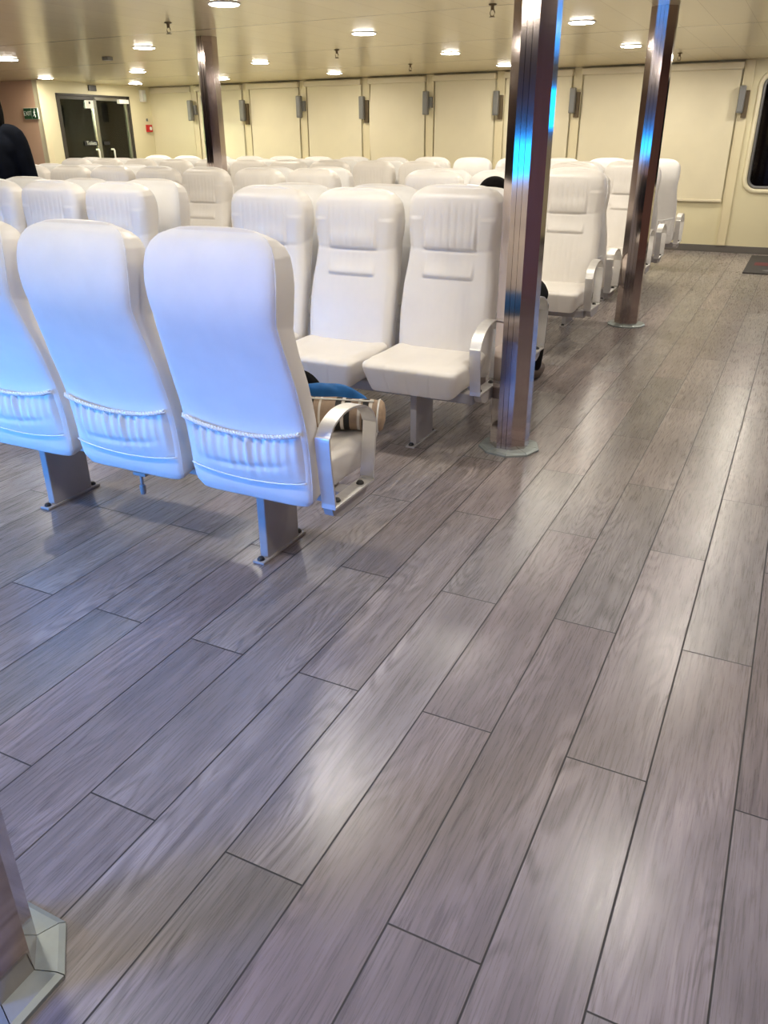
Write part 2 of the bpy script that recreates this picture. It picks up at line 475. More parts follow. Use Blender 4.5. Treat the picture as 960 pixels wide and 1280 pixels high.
# ------------------------------------------------------------------ glass double door in the left wall
d = tag(bpy.data.objects.new('door_1', None), kind='structure'); link(d)
bm = nb()
box(bm, XL - .06, XL + .012, DY0, DY0 + .045, 0, DZ, .004); box(bm, XL - .06, XL + .012, DY1 - .05, DY1, 0, DZ, .004); box(bm, XL - .06, XL + .012, DY0, DY1, DZ - .03, DZ, .004)
obj('door_frame', bm, M_darkframe, d)
DM = (DY0 + DY1) / 2
for q, (a, b_) in enumerate(((DY0 + .055, DM - .006), (DM + .006, DY1 - .055))):
    bm = nb()
    sa, sb = (a, a + .028) if q else (b_ - .028, b_)
    box(bm, XL - .04, XL + .0, sa, sb, .02, DZ - .05, .004); box(bm, XL - .04, XL, a + .03, b_ - .03, .02, .14, .004)
    lf = obj('door_leaf', bm, M_doorframe, d)
    bm = nb(); sa, sb = (b_ - .028, b_) if q else (a, a + .02)
    box(bm, XL - .04, XL + .0, sa, sb, .02, DZ - .076, .004); box(bm, XL - .04, XL, a, b_, DZ - .075, DZ - .03, .004); obj('leaf_rail', bm, M_doorframe if q else M_darkframe, lf)
    bm = nb(); box(bm, XL - .025, XL - .015, a + .02, b_ - .02, .13, DZ - .07); obj('door_glass', bm, M_glass, lf)
    hy = b_ - .10 if q == 0 else a + .22
    bm = nb(); tube(bm, [(XL + .0, hy, .85), (XL + .05, hy, .85), (XL + .06, hy, .87), (XL + .06, hy, 1.21), (XL + .05, hy, 1.23), (XL + .0, hy, 1.23)], .013, 8)
    obj('door_handle', bm, M_alu, lf, True)
    if q == 0:
        bm = nb(); box(bm, XL + .0, XL + .004, b_ - .20, b_ - .03, DZ - .19, DZ - .08); s = obj('door_notice', bm, M_white, lf)
        bm = nb(); box(bm, XL + .004, XL + .006, b_ - .125, b_ - .095, DZ - .13, DZ - .095); obj('notice_mark', bm, M_black, lf)
    else:
        bm = nb(); box(bm, XL + .0, XL + .06, b_ - .23, b_ - .02, DZ - .11, DZ - .05, .006); obj('door_closer', bm, M_white, lf)
        bm = nb(); box(bm, XL + .0, XL + .003, a + .07, a + .20, 1.295, 1.345); obj('door_sticker', bm, M_black, lf)
def text(name, s, size, loc, rot, m, parent=None, ext=.001):
    cu = bpy.data.curves.new(name, 'FONT'); cu.body = s; cu.size = size; cu.extrude = ext; cu.align_x = 'CENTER'; cu.align_y = 'CENTER'
    o = bpy.data.objects.new(name, cu); bpy.context.scene.collection.objects.link(o)
    bpy.context.view_layer.update()
    me = bpy.data.meshes.new_from_object(o)
    bpy.data.objects.remove(o)
    me.materials.clear(); me.materials.append(m)
    q = bpy.data.objects.new(name, me); link(q, parent); q.location = loc; q.rotation_euler = rot
    return q
bm = nb(); box(bm, XL + .0, XL + .003, DM - .33, DM - .055, 1.285, 1.355)
st = obj('door_sticker', bm, M_black, d)
text('sticker_lettering', 'Toilets', .075, (XL + .004, DM - .19, 1.32), (PI / 2, 0, PI / 2), M_signwhite, st)
# little dark sign over the door, emergency lamp, call point, sensor
t = tag(obj('overdoor_sign', box(nb(), XL + .001, XL + .02, DM - .10, DM + .06, DZ + .05, DZ + .13, .004), M_darkframe), 'small dark plate above the middle of the glass double doors', 'sign')
t = thing('emergency_light', 'white emergency light box high on the door wall beside corner blind', 'light', (XL - .004, 11.50, 2.02))
bm = nb(); box(bm, 0, .07, -.045, .045, -.09, .09, .012); obj('housing', bm, M_white, t, True)
bm = nb(); box(bm, .07, .09, -.03, .03, -.07, .03, .012); obj('lens', bm, M_signwhite, t, True)
t = thing('fire_call_point', 'red square fire alarm call point right of the glass doors', 'alarm', (XL - .004, 11.58, 1.535))
bm = nb(); box(bm, 0, .05, -.055, .055, -.055, .055, .006); obj('housing', bm, M_red, t)
bm = nb(); lathe(bm, [(.001, 0), (.028, 0), (.028, .006), (.001, .006)], 20, Matrix.Translation((.05, .01, .0)) @ Matrix.Rotation(PI / 2, 4, 'Y')); obj('button', bm, M_white, t)
tag(obj('wall_button', box(nb(), XL, XL + .02, 11.55, 11.575, 1.645, 1.685, .004), M_grey), 'tiny grey button plate above the red call point', 'switch')

# EXIT sign on the corner wall
t = thing('exit_sign', 'green EXIT sign with running figure on warm-lit wall at left', 'sign', (-10.40, YE - .001, 1.722))
bm = nb(); box(bm, -.142, .142, -.018, 0, -.075, .075, .003); obj('backing_plate', bm, M_signwhite, t)
bm = nb(); box(bm, -.137, .012, -.021, -.017, -.070, .070); p = obj('text_panel', bm, M_green, t)
text('lettering', 'EXIT', .082, (-.062, -.022, 0), (PI / 2, 0, 0), M_signwhite, p)
bm = nb(); box(bm, .020, .137, -.021, -.017, -.070, .070); p = obj('figure_panel', bm, M_green, t)
bm = nb()
def bar(a, b, r): tube(bm, [(a[0], -.023, a[1]), (b[0], -.023, b[1])], r, 8)
ellipsoid(bm, (.085, -.023, .045), (.011, .003, .011), u=12, v=8)
for a, b, r in (((.080, .032), (.074, .0), .009), ((.074, .0), (.092, -.022), .006), ((.092, -.022), (.088, -.05), .005), ((.074, .0), (.064, -.028), .006), ((.064, -.028), (.044, -.034), .005), ((.080, .028), (.100, .012), .0045), ((.078, .026), (.058, .016), .0045)):
    bar(a, b, r)
obj('running_figure', bm, M_signwhite, p)

# door mat by the back wall
t = thing('door_mat', 'dark door mat with red print beside the back wall skirting', 'mat', (-.48, 10.70, 0))
bm = nb(); box(bm, 0, 1.3, -.77, .77, .0005, .012, .004); obj('mat_body', bm, M_mat, t)
bm = nb(); box(bm, .08, .25, -.16, .10, .0115, .0135); box(bm, .30, .44, -.16, -.02, .0115, .0135); box(bm, .50, .75, -.16, .05, .0115, .0135); obj('red_print', bm, M_matred, t)
bm = nb(); lathe(bm, [(.001, .0115), (1, .0115), (1, .0135), (.001, .0135)], 32, Matrix.Translation((.55, -.55, 0)) @ Matrix.Diagonal((.36, .12, 1, 1))); obj('grey_print', bm, M_matgrey, t)

# ------------------------------------------------------------------ pillars
def pillar(x, y, label, segs=8, rot=0.):
    t = thing('steel_pillar', label, 'pillar', (x, y, 0), 0, 'stainless steel pillars')
    zt = zc(x) - .001
    s = .0735; a = s * 1.2071                      # apothem
    # octagon outline with three ribs on each axis-aligned face
    poly = []
    gw, gd = .0028, .004
    for k in range(8):
        ang = -PI / 2 + k * PI / 4
        nx, ny = math.cos(ang), math.sin(ang); tx, ty = -ny, nx
        us = [(-s / 2, 0)]
        if k % 4 == 0:
            for c in (-s / 6, s / 6):
                us += [(c - gw, 0), (c - gw * .6, -gd), (c + gw * .6, -gd), (c + gw, 0)]
        for u, dd in us: poly.append((nx * (a + dd) + tx * u, ny * (a + dd) + ty * u))
    bm = nb(); prism(bm, poly, .012, zt); obj('shaft', bm, M_steel, t)
    # segmented floor flange
    fl = None
    for k in range(segs):
        a0 = rot + 2 * PI * k / segs; a1 = rot + 2 * PI * (k + 1) / segs
        gap = .008
        a0 += gap; a1 -= gap
        R, r = .150, .0905
        bm = nb()
        prof = [(r, .0), (R, .0), (R, .009), (R - .012, .016), (r, .019)]
        rings = []
        for aa in (a0, a1):
            rings.append([(q * math.cos(aa) , q * math.sin(aa), z) for q, z in prof])
        loft(bm, rings)
        obj('flange_plate', bm, M_flange, t)
    bm = nb(); prism(bm, [(.088 * math.cos(PI / 8 + k * PI / 4), .088 * math.sin(PI / 8 + k * PI / 4)) for k in range(8)], 0, .014); obj('shaft_foot', bm, M_groove, t)
    return t
pillar(-1.092, 3.585, 'fluted stainless pillar with octagonal floor flange beside the second row armrest', 9, math.radians(2))
p2 = pillar(-1.125, 6.70, 'far stainless pillar standing in the aisle in front of the back wall', 12, 0)
pillar(-4.92, 6.45, 'left stainless pillar rising from behind the white seat rows')
pillar(-1.094, .53, 'nearest stainless pillar cut off at lower left with blue lit flange', 8, math.radians(22.5))

# ------------------------------------------------------------------ seats
REAR = [(-.200, .305), (-.214, .354), (-.222, .466), (-.240, .59), (-.282, .74), (-.324, .87), (-.345, .94), (-.354, 1.0), (-.352, 1.06), (-.341, 1.115), (-.318, 1.160), (-.285, 1.184)]
FRONT = [(-.100, .330), (-.105, .380), (-.118, .50), (-.140, .636), (-.165, .74), (-.184, .82), (-.198, .90), (-.198, .98), (-.196, 1.05), (-.200, 1.11), (-.214, 1.150), (-.255, 1.178)]
HW = [(.31, .215), (.34, .236), (.40, .242), (.60, .243), (.74, .240), (.84, .230), (.92, .225), (.98, .232), (1.03, .236), (1.08, .235), (1.12, .228), (1.145, .214), (1.165, .192), (1.178, .165), (1.186, .135)]
NR = 96
rear = cr([(0, a, b) for a, b in REAR], NR); front = cr([(0, a, b) for a, b in FRONT], NR)

def backrest_bm():
    bm = nb(); rings = []
    nf, nr_ = 84, 24
    for k in range(NR):
        A, B = rear[k], front[k]; mid = (A + B) / 2; d = (B - A); dep = d.length; d = d.normalized()
        z = mid.z; hw = interp(HW, z)
        ring = []
        for q in range(nf + 1):                       # front side, left to right
            th = -PI / 2 + PI * q / nf
            u = math.sin(th) * .55 + (q / nf * 2 - 1) * .45
            hh = (max(0., 1 - abs(u) ** 3.6)) ** (1 / 3.6)
            x = u * hw
            off = 0.
            # channelled centre pad
            pad = max(0., min(1., (.135 - abs(x)) / .012))
            if .925 < z < 1.135:
                f = min(1, (z - .925) / .012) * min(1., (1.135 - z) / .04)
                off += .010 * math.exp(-((z - .96) / .045) ** 2) * pad
                g = abs(((x / .037) + .5) % 1 - .5) * .037
                off -= .0033 * math.exp(-(g / .0035) ** 2) * pad * f
                if abs(abs(x) - .138) < .02: off -= .003 * math.exp(-((abs(x) - .138) / .005) ** 2) * f
            if z < .925:
                g = abs(((x / .037) + .5) % 1 - .5) * .037
                lo = .0011 if z < .795 else .0016
                off -= lo * math.exp(-(g / .0035) ** 2) * pad
            if .79 < z < .925:
                off += .011 * pad * math.exp(-((z - .815) / .04) ** 2)
            off -= .007 * math.exp(-((z - .921) / .006) ** 2) * (1 if abs(x) < .14 else .45)
            off -= .006 * math.exp(-((z - .790) / .006) ** 2) * pad
            off += .012 * max(0., (abs(u) - .55) / .45) * (1 if z < 1.05 else .3) * (1 - max(0., (abs(u) - .85) / .15))
            p = mid + d * (dep / 2 * hh + off * min(1., hh * 1.5)) + Vector((x, 0, 0))
            ring.append(p)
        for q in range(1, nr_):                        # rear side, right to left
            th = PI / 2 - PI * q / nr_
            u = math.sin(th)
            hh = (max(0., 1 - abs(u) ** 7)) ** (1 / 7)
            ring.append(mid - d * (dep / 2 * hh) + Vector((u * hw, 0, 0)))
        rings.append(ring)
    # rounded close at the top: shrink a few rings
    top = rings[-1]; c = sum(top, Vector()) / len(top)
    for s, dz in ((.86, .006), (.62, .011), (.30, .0135), (.06, .014)):
        rings.append([c + (p - c) * s + Vector((0, 0, dz)) for p in top])
    loft(bm, rings)
    return bm

def cushion_bm():
    bm = nb(); hw = .245; n = 96
    prof = cr([(0, y, z) for y, z in ((-.13, .345), (-.135, .40), (-.125, .442), (-.05, .446), (.08, .447), (.19, .448), (.255, .446), (.280, .432), (.283, .410), (.268, .360), (.250, .318), (.232, .302), (.15, .300), (-.02, .302), (-.11, .312), (-.13, .345))], 73)[:-1]
    c = Vector((0, .08, .375))
    rings = []
    for k in range(n + 1):
        u = -1 + 2 * k / n
        u = u * .6 + .4 * math.sin(u * PI / 2)
        x = u * hw
        e = max(0., (abs(u) - .84) / .16); ins = .036 * (1 - math.sqrt(max(0., 1 - e * e)))
        g = abs(((x / .058) + .5) % 1 - .5) * .058
        gr = .0022 * math.exp(-(g / .003) ** 2) * (1 if abs(x) < .16 else 0)
        ring = []
        for p in prof:
            v = p - c; l = Vector((0, v.y, v.z)); L = l.length
            xs = x * (1 - .13 * max(0., (.44 - p.z) / .14))
            inx = ins
            fr = 1. if p.y > .2 else .35
            dz = .010 * max(0., (abs(u) - .6) / .3) * (1 - e) if p.z > .43 and p.y < .2 else 0
            ring.append(Vector((xs, p.y, p.z + dz)) - l / L * (inx + gr * fr))
        rings.append(ring)
    loft(bm, rings)
    return bm

def rear_at(z, x, off):
    """point on the rear cover at height z."""
    for a, b in zip(rear, rear[1:]):
        if a.z <= z <= b.z:
            t = (z - a.z) / (b.z - a.z); p = a + (b - a) * t; tg = (b - a).normalized(); break
    else:
        p = rear[0] if z < rear[0].z else rear[-1]; tg = Vector((0, 0, 1))
    nrm = Vector((0, -tg.z, tg.y))
    hw = interp(HW, z); u = min(1, abs(x) / hw)
    k = NR // 2
    dep = .1
    drop = (1 - (max(0., 1 - u ** 7)) ** (1 / 7)) * .05
    return Vector((x, p.y, p.z)) + nrm * (off - drop)

def ztop(x): return .552 + .030 * (abs(x) / .225) ** 2
def zbot(x): return .384 + .022 * (abs(x) / .225) ** 2
def pocket_bm():
    bm = nb(); nx, nz = 150, 26
    rnd = random.Random(3)
    ph = [(rnd.uniform(70, 190), rnd.uniform(0, 6), rnd.uniform(.4, 1)) for _ in range(5)]
    G = []
    for r in range(nz + 1):
        t = r / nz; row = []
        for c in range(nx + 1):
            u = -1 + 2 * c / nx; x = u * .226
            z = zbot(x) + (ztop(x) - zbot(x)) * t
            edge = 1 - abs(u) ** 6
            bul = .020 * math.sin(PI * min(1., t * .85 + .05)) * edge
            gat = sum(a * math.sin(w * x + q + .6 * math.sin(9 * x)) for w, q, a in ph) * .0068 * (t ** 1.1) * edge * (1 - .55 * max(0., (t - .9) / .1))
            fold = -.006 * math.exp(-((t - .32 - .1 * u) / .07) ** 2) * edge * math.cos(u * 1.6)
            row.append(rear_at(z, x, .008 * (1 - abs(u) ** 10) - .003 + bul + gat + fold))
        G.append(row)
    V = [[bm.verts.new(p) for p in row] for row in G]
    Vb = [[bm.verts.new(Vector((p.x, p.y + .004, p.z))) for p in row] for row in G]
    for r in range(nz):
        for c in range(nx):
            bm.faces.new((V[r][c], V[r][c + 1], V[r + 1][c + 1], V[r + 1][c])); bm.faces.new((Vb[r][c], Vb[r + 1][c], Vb[r + 1][c + 1], Vb[r][c + 1]))
    for r in range(nz):
        for c in (0, nx): bm.faces.new((V[r][c], V[r + 1][c], Vb[r + 1][c], Vb[r][c]))
    for c in range(nx):
        for r in (0, nz): bm.faces.new((V[r][c], V[r][c + 1], Vb[r][c + 1], Vb[r][c]))
    return bm
def rope_bm():
    bm = nb(); n = 220
    for ph in (0, PI):
        pts = []
        for k in range(n + 1):
            x = -.227 + .454 * k / n
            c = rear_at(ztop(x) + .002, x, .012 + .004 * (1 - abs(x / .227) ** 6))
            a = x * 260 + ph
            pts.append(c + Vector((0, .0032 * math.cos(a), .0042 * math.sin(a))))
        tube(bm, pts, .0042, 6)
    return bm
def piping_bm():
    bm = nb()
    tube(bm, [rear_at(zbot(x) - .002, x, .008) for x in [-.228 + .456 * k / 40 for k in range(41)]], .0028, 6)
    return bm
def seam_bm():
    # raised seam where the rear panel meets the side panels and over the shoulder
    bm = nb()
    for s in (-1, 1):
        pts = []
        for k in range(4, NR - 3):
            A, B = rear[k], front[k]; d = (B - A).normalized(); dep = (B - A).length; mid = (A + B) / 2
            hw = interp(HW, mid.z); u = .985; hh = (1 - u ** 7) ** (1 / 7)
            pts.append(mid - d * (dep / 2 * hh) + Vector((s * u * hw, 0, 0)))
        tube(bm, pts, .0016, 5)
    return bm

def arm_bm():
    path = [(-.165, .318), (-.190, .530), (-.182, .565), (-.150, .598), (-.085, .620), (-.015, .620), (.055, .602), (.110, .566), (.132, .528), (.138, .500), (.112, .318)]
    P = cr([(0, a, b) for a, b in path], 60)
    # straight legs, round foot corners
    pts = [Vector((0, -.165 + 0, .300))] + P + [Vector((0, .112, .300))]
    bm = nb(); h = .026; th = .0075
    loop = pts
    n = len(loop)
    outer_, inner = [], []
    cen = Vector((0, -.02, .45))
    for k in range(n):
        a = loop[(k - 1) % n]; b = loop[(k + 1) % n]
        t = (b - a).normalized(); nn = Vector((0, -t.z, t.y))
        if nn.dot(loop[k] - cen) < 0: nn = -nn
        outer_.append(loop[k] + nn * 0); inner.append(loop[k] - nn * th)
    V = []
    for k in range(n):
        o, i = outer_[k], inner[k]
        V.append([bm.verts.new((-h, o.y, o.z)), bm.verts.new((h, o.y, o.z)), bm.verts.new((h, i.y, i.z)), bm.verts.new((-h, i.y, i.z))])
    for k in range(n):
        a, b = V[k], V[(k + 1) % n]
        for q in range(4): bm.faces.new((a[q], a[(q + 1) % 4], b[(q + 1) % 4], b[q]))
    return bm
def arm_bracket_bm():
    bm = nb()
    poly = [(.100, .2995), (-.160, .2995), (-.150, .270), (-.11, .250), (.03, .246), (.075, .262), (.095, .285)]
    loft(bm, [[(-.024, y, z) for y, z in poly], [(.010, y, z) for y, z in poly]])
    return bm
def bolt_bm():
    bm = nb(); lathe(bm, [(.014, 0), (.014, .005), (.009, .012), (.001, .013)], 10); return bm

me_arm = None
def make_seat(arm):
    """one seat facing +y, origin on the floor under its middle. arm: 0, +1 or -1 (local x side)"""
    r = bpy.data.objects.new('passenger_seat', None); link(r); r.empty_display_size = .1
    back = obj('backrest', ME['back'], M_vinyl, r, True)
    obj('seat_cushion', ME['cushion'], M_vinyl, r, True)
    obj('side_seam', ME['seam'], M_cover, back, True)
    pk = obj('seat_pocket', ME['pocket'], M_cover, r, True)
    obj('elastic_trim', ME['rope'], M_trim, pk, True)
    obj('pocket_piping', ME['piping'], M_trim, pk, True)
    if arm:
        a = obj('armrest', ME['arm'], M_alu, r); a.location = (arm * .274, 0, 0)
        a['label'] = 'looped brushed aluminium armrest'
        b = obj('armrest_bracket', ME['bracket'], M_frame, a); b.location = (0, 0, 0)
        for yy in (-.11, .055):
            bo = obj('armrest_bolt', ME['bolt'], M_bolt, a); bo.location = (0, yy, .306)
    return r
ME = {}
for nm, fn, m_ in (('back', backrest_bm, None), ('cushion', cushion_bm, M_vinyl), ('pocket', pocket_bm, M_cover), ('rope', rope_bm, M_trim), ('piping', piping_bm, M_trim), ('seam', seam_bm, M_cover), ('arm', arm_bm, M_alu), ('bracket', arm_bracket_bm, M_frame), ('bolt', bolt_bm, M_bolt)):
    b0 = fn(); me = bpy.data.meshes.new('seat_' + nm); bmesh.ops.recalc_face_normals(b0, faces=b0.faces); b0.to_mesh(me); b0.free()
    for p in me.polygons: p.use_smooth = nm not in ('bracket', 'arm')
    ME[nm] = me
# rear shell of the backrest is a cloth slip cover: second slot by face position
me = ME['back']; me.materials.append(M_vinyl); me.materials.append(M_cover)
for p in me.polygons:
    c = p.center
    yr = None
    for a, b in zip(rear, rear[1:]):
        if a.z <= c.z <= b.z: yr = a.y + (b.y - a.y) * (c.z - a.z) / (b.z - a.z); break
    if yr is not None and c.y < yr + .022: p.material_index = 1

PITCH, XR = .53, -1.487
ROWS = [  # name, y0, facing(+1 away from camera), columns, row words
    ('A', 2.19, 1, [0, 1, 2], 'nearest row'),
    ('B', 3.50, -1, [0, 1, 2, 4, 5, 6], 'second row'),
    ('P', 4.34, 1, [0, 1, 2, 4, 5, 6], 'third row'),
    ('D', 5.70, -1, [0, 1, 2, 4, 5, 6, 7, 8, 9, 10], 'fourth row'),
    ('E', 6.53, 1, [0, 1, 2, 4, 5, 8, 9, 10], 'fifth row'),
    ('F', 7.82, -1, [0, 1, 2, 4, 5, 6, 7, 8, 9, 10, 11, 12, 13], 'sixth row'),
    ('G', 8.64, 1, [0, 1, 2, 4, 5, 6, 7, 8, 9, 10, 11, 12, 13], 'seventh row'),
    ('I', 9.92, 1, [0, 1, 2, 3, 4, 5, 6, 7, 8, 9, 10, 11, 12, 13], 'last row'),
]
protos = {a: make_seat(a) for a in (0, 1, -1)}
used = set()
rs = random.Random(11)
for rn, y0, s, cols, words in ROWS:
    for ci, k in enumerate(cols):
        arm = 0
        if k == 0: arm = 1 if s > 0 else -1
        o = protos[arm] if arm not in used else copy_tree(protos[arm])
        used.add(arm)
        x = XR - PITCH * k
        if rn == 'D' and k >= 6: x -= .02
        if rn == 'E': x -= .03
        o.location = (x, y0, 0)
        o.rotation_euler = (math.radians(rs.uniform(-.5, .5)) if rn not in 'AB' else 0, 0, (0 if s > 0 else PI) + math.radians(rs.uniform(-.5, .5)))
        if rn == 'A': o.scale = (1, 1, .98)
        fc = 'facing away' if s > 0 else 'facing the camera'
        gapped = 3 not in cols
        if rn == 'A':
            lab = ['white seat with armrest at the right end of the nearest row',
                   'white seat seen from behind in the middle of the nearest row',
                   'white seat seen from behind, cut off by the left edge of the photo'][k]
        elif k == 0:
            lab = 'white seat %s, armrest at the right end of the %s' % (fc, words)
        elif k < 4 or not gapped:
            lab = 'white seat %s, %s from the right end of the %s' % (fc, ordn[ci], words)
        else:
            ci2 = [c for c in cols if c >= 4].index(k)
            lab = 'white seat %s, %s left of the gap in the %s' % (fc, ordn[ci2], words)
        if rn == 'B' and k == 0: lab = 'white seat facing the camera with armrest, right end of second row by the fluted pillar'
        if rn == 'D' and k == 6: lab = 'white seat facing the camera, seen through the gap in front of the left pillar'
        tag(o, lab, 'seat', {'A': 'seats in the nearest row'}.get(rn, 'seats in the ' + words))

# beams and legs
def frame(y0, s, xa, xb, legs, label, stub=None):
    """beam from xa (left) to xb (right) with legs at world x positions"""
    xc = (xa + xb) / 2
    t = thing('seat_frame', label, 'seat frame', (xc, y0, 0), 0, 'beam frames under the seats')
    bm = nb(); box(bm, xa - xc, xb - xc, .02 * s - .035, .02 * s + .035, .235, .288, .006); obj('beam', bm, M_frame, t)
    for lx in legs:
        l = lx - xc
        bm = nb()
        box(bm, l - .017, l + .017, -.105, .105, .008, .262, .005); lg = obj('leg', bm, M_frame, t)
        bm = nb(); box(bm, l - .024, l + .024, -.145, .145, 0, .010, .003); obj('base_plate', bm, M_frame, lg)
        for yy in (-.126, .126):
            b = obj('floor_bolt', ME['bolt'], M_bolt, lg); b.location = (l, yy, .0098)
    if stub:
        l = stub - xc
        bm = nb(); lathe(bm, [(.010, .15), (.012, .16), (.012, .185), (.006, .19), (.006, .236)], 10, Matrix.Translation((l, -.09 * s, 0))); box(bm, l - .03, l + .03, -.10 * s if s > 0 else -.01, .01 if s > 0 else .10, .228, .24)
        obj('beam_stub', bm, M_frame, t)
for rn, y0, s, cols, words in ROWS:
    blocks = []
    cur = []
    for k in cols:
        if cur and k != cur[-1] + 1: blocks.append(cur); cur = []
        cur.append(k)
    blocks.append(cur)
    bi = 0
    for blk in blocks:
        for q in range(0, len(blk), 3):
            grp = blk[q:q + 3]
            dx = -.03 if rn == 'E' else (-.02 if rn == 'D' and grp[0] >= 6 else 0)
            xb = XR - PITCH * grp[0] + .245 + dx; xa = XR - PITCH * grp[-1] - .235 + dx
            lg = [xb - .30, xa + .20] if len(grp) > 1 else [(xa + xb) / 2]
            if rn == 'A': lg = [-1.53, -2.60]
            if rn == 'B': lg = [-1.53, -2.60] if bi == 0 else lg
            if rn == 'D' and bi == 0: lg = [xb - .45, xa + .20]
            frame(y0, s, xa, xb, lg, 'grey steel seat frame, %s from the right under the %s of seats' % (ordn[bi], words), stub=-2.09 if rn == 'A' else (None if rn != 'D' or bi else -1.55))
            bi += 1

# ------------------------------------------------------------------ things on the nearest seats
def stripe_mat():
    m = bpy.data.materials.new('tan_striped_cloth'); m.use_nodes = True
    N = NT(m); b = m.node_tree.nodes['Principled BSDF']
    tc = N.n('ShaderNodeTexCoord'); sp = N.n('ShaderNodeSeparateXYZ'); m.node_tree.links.new(tc.outputs['Object'], sp.inputs[0])
    x = sp.outputs[0]
    def band(c, w): return N.math('LESS_THAN', N.math('ABSOLUTE', N.math('SUBTRACT', x, c)), w)
    nz = N.noise(tc.outputs['Object'], 90., 3.)
    tan = N.mix(nz, (.25, .175, .12), (.36, .26, .18))
    col = tan
    for c, w in ((.045, .010), (.078, .010), (.142, .010), (-.10, .008), (-.14, .008), (-.05, .006)):
        col = N.mix(band(c, w), col, (.012, .012, .013))
    for c, w in ((.0615, .005), (.160, .006), (.12, .005), (-.12, .006), (-.02, .004)):
        col = N.mix(band(c, w), col, (.62, .58, .52))
    m.node_tree.links.new(col, b.inputs['Base Color']); b.inputs['Roughness'].default_value = .8
    return m
M_stripe = stripe_mat()
M_tan = mat('tan_cloth', (.42, .30, .20), .8, noise=(50, .15, (1, 1, 1)), bump=(200, .2))
t = thing('duffel_bag', 'small tan striped barrel bag with black bands lying on the end seat of nearest row', 'bag', (-1.395, 2.345, .5035), math.radians(20))
t.scale = (1, .86, .86)
t.rotation_euler = (0, math.radians(1.5), math.radians(20))
bm = nb(); rings = []
for k in range(49):
    u = -1 + 2 * k / 48; x = .19 * u
    r = .066 * (1 - .10 * (abs(u) ** 8)) * (1 + .03 * math.sin(9 * u))
    rings.append([(x, r * 1.12 * math.cos(a), r * math.sin(a) * (1 if math.sin(a) > 0 else .97)) for a in [2 * PI * q / 40 for q in range(40)]])
loft(bm, rings); obj('bag_body', bm, M_stripe, t, True)
for sgn in (-1, 1):
    bm = nb(); M_ = Matrix.Translation((.188 * sgn, 0, 0)) @ Matrix.Rotation(sgn * PI / 2, 4, 'Y')
    lathe(bm, [(.066, -.004), (.064, .006), (.055, .014), (.03, .020), (.002, .021)], 32, M_ @ Matrix.Diagonal((1, 1.1, 1, 1))); obj('bag_end', bm, M_tan, t, True)
    bm = nb(); tube(bm, [(.187 * sgn, .072 * math.cos(a), .0655 * math.sin(a)) for a in [2 * PI * q / 40 for q in range(41)]], .0035, 6, False); obj('bag_piping', bm, M_white, t, True)
bm = nb(); tube(bm, [(-.17 + .34 * q / 20, -.022, .0675) for q in range(21)], .0035, 6); obj('bag_zip', bm, M_white, t, True)

def blob(name, c, r, m, label, cat, seed=1, M=None, amp=.18):
    rg = random.Random(seed)
    bm = nb(); ellipsoid(bm, (0, 0, 0), (1, 1, 1), u=40, v=26)
    ph = [(rg.uniform(-4, 4), rg.uniform(-4, 4), rg.uniform(-4, 4), rg.uniform(0, 6)) for _ in range(8)]
    for v in bm.verts:
        n = v.co.normalized()
        f = sum(math.sin(a * n.x + b * n.y + e * n.z + q) for a, b, e, q in ph) / 8
        f2 = sum(math.sin(3 * (a * n.x + b * n.z) + 2 * e * n.y + q) for a, b, e, q in ph) / 8
        n = n * (1 + amp * f + amp * .4 * f2)
        z = n.z * r[2]
        if z < -r[2] * .55: z = -r[2] * .55
        v.co = Vector((n.x * r[0], n.y * r[1], z))
    if M is not None: bmesh.ops.transform(bm, matrix=M, verts=bm.verts)
    o = obj(name, bm, m, None, True); o.location = c
    return tag(o, label, cat)
blob('folded_jacket', (-1.43, 2.44, .495), (.18, .034, .085), M_blue, 'crumpled blue jacket behind the striped bag on the end seat', 'jacket', 5)
bpk = thing('backpack', 'black backpack leaning on the middle seat of the nearest row', 'bag', (-1.83, 2.25, .462), math.radians(4))
bm = nb(); box(bm, -.15, .15, -.10, .10, 0, .34, .06, seg=4); obj('bag_body', bm, M_trous, bpk, True)
bm = nb(); box(bm, -.11, .11, .095, .14, .03, .20, .03, seg=3); obj('front_pocket', bm, M_trous, bpk, True)
for sx in (-1, 1):
    bm = nb(); tube(bm, [(sx * .08, -.10, .30), (sx * .085, -.125, .24), (sx * .085, -.125, .12), (sx * .08, -.10, .04)], .014, 8); obj('shoulder_strap', bm, M_trous, bpk, True)
bm = nb(); tube(bm, [(-.04, -.03, .335), (-.03, -.03, .37), (.03, -.03, .37), (.04, -.03, .335)], .008, 8); obj('grab_handle', bm, M_trous, bpk, True)
blob('dark_coat', (-1.625, 2.497, .508), (.125, .030, .105), M_trous, 'crumpled black coat heaped on the nearest row beyond the blue jacket', 'coat', 9)

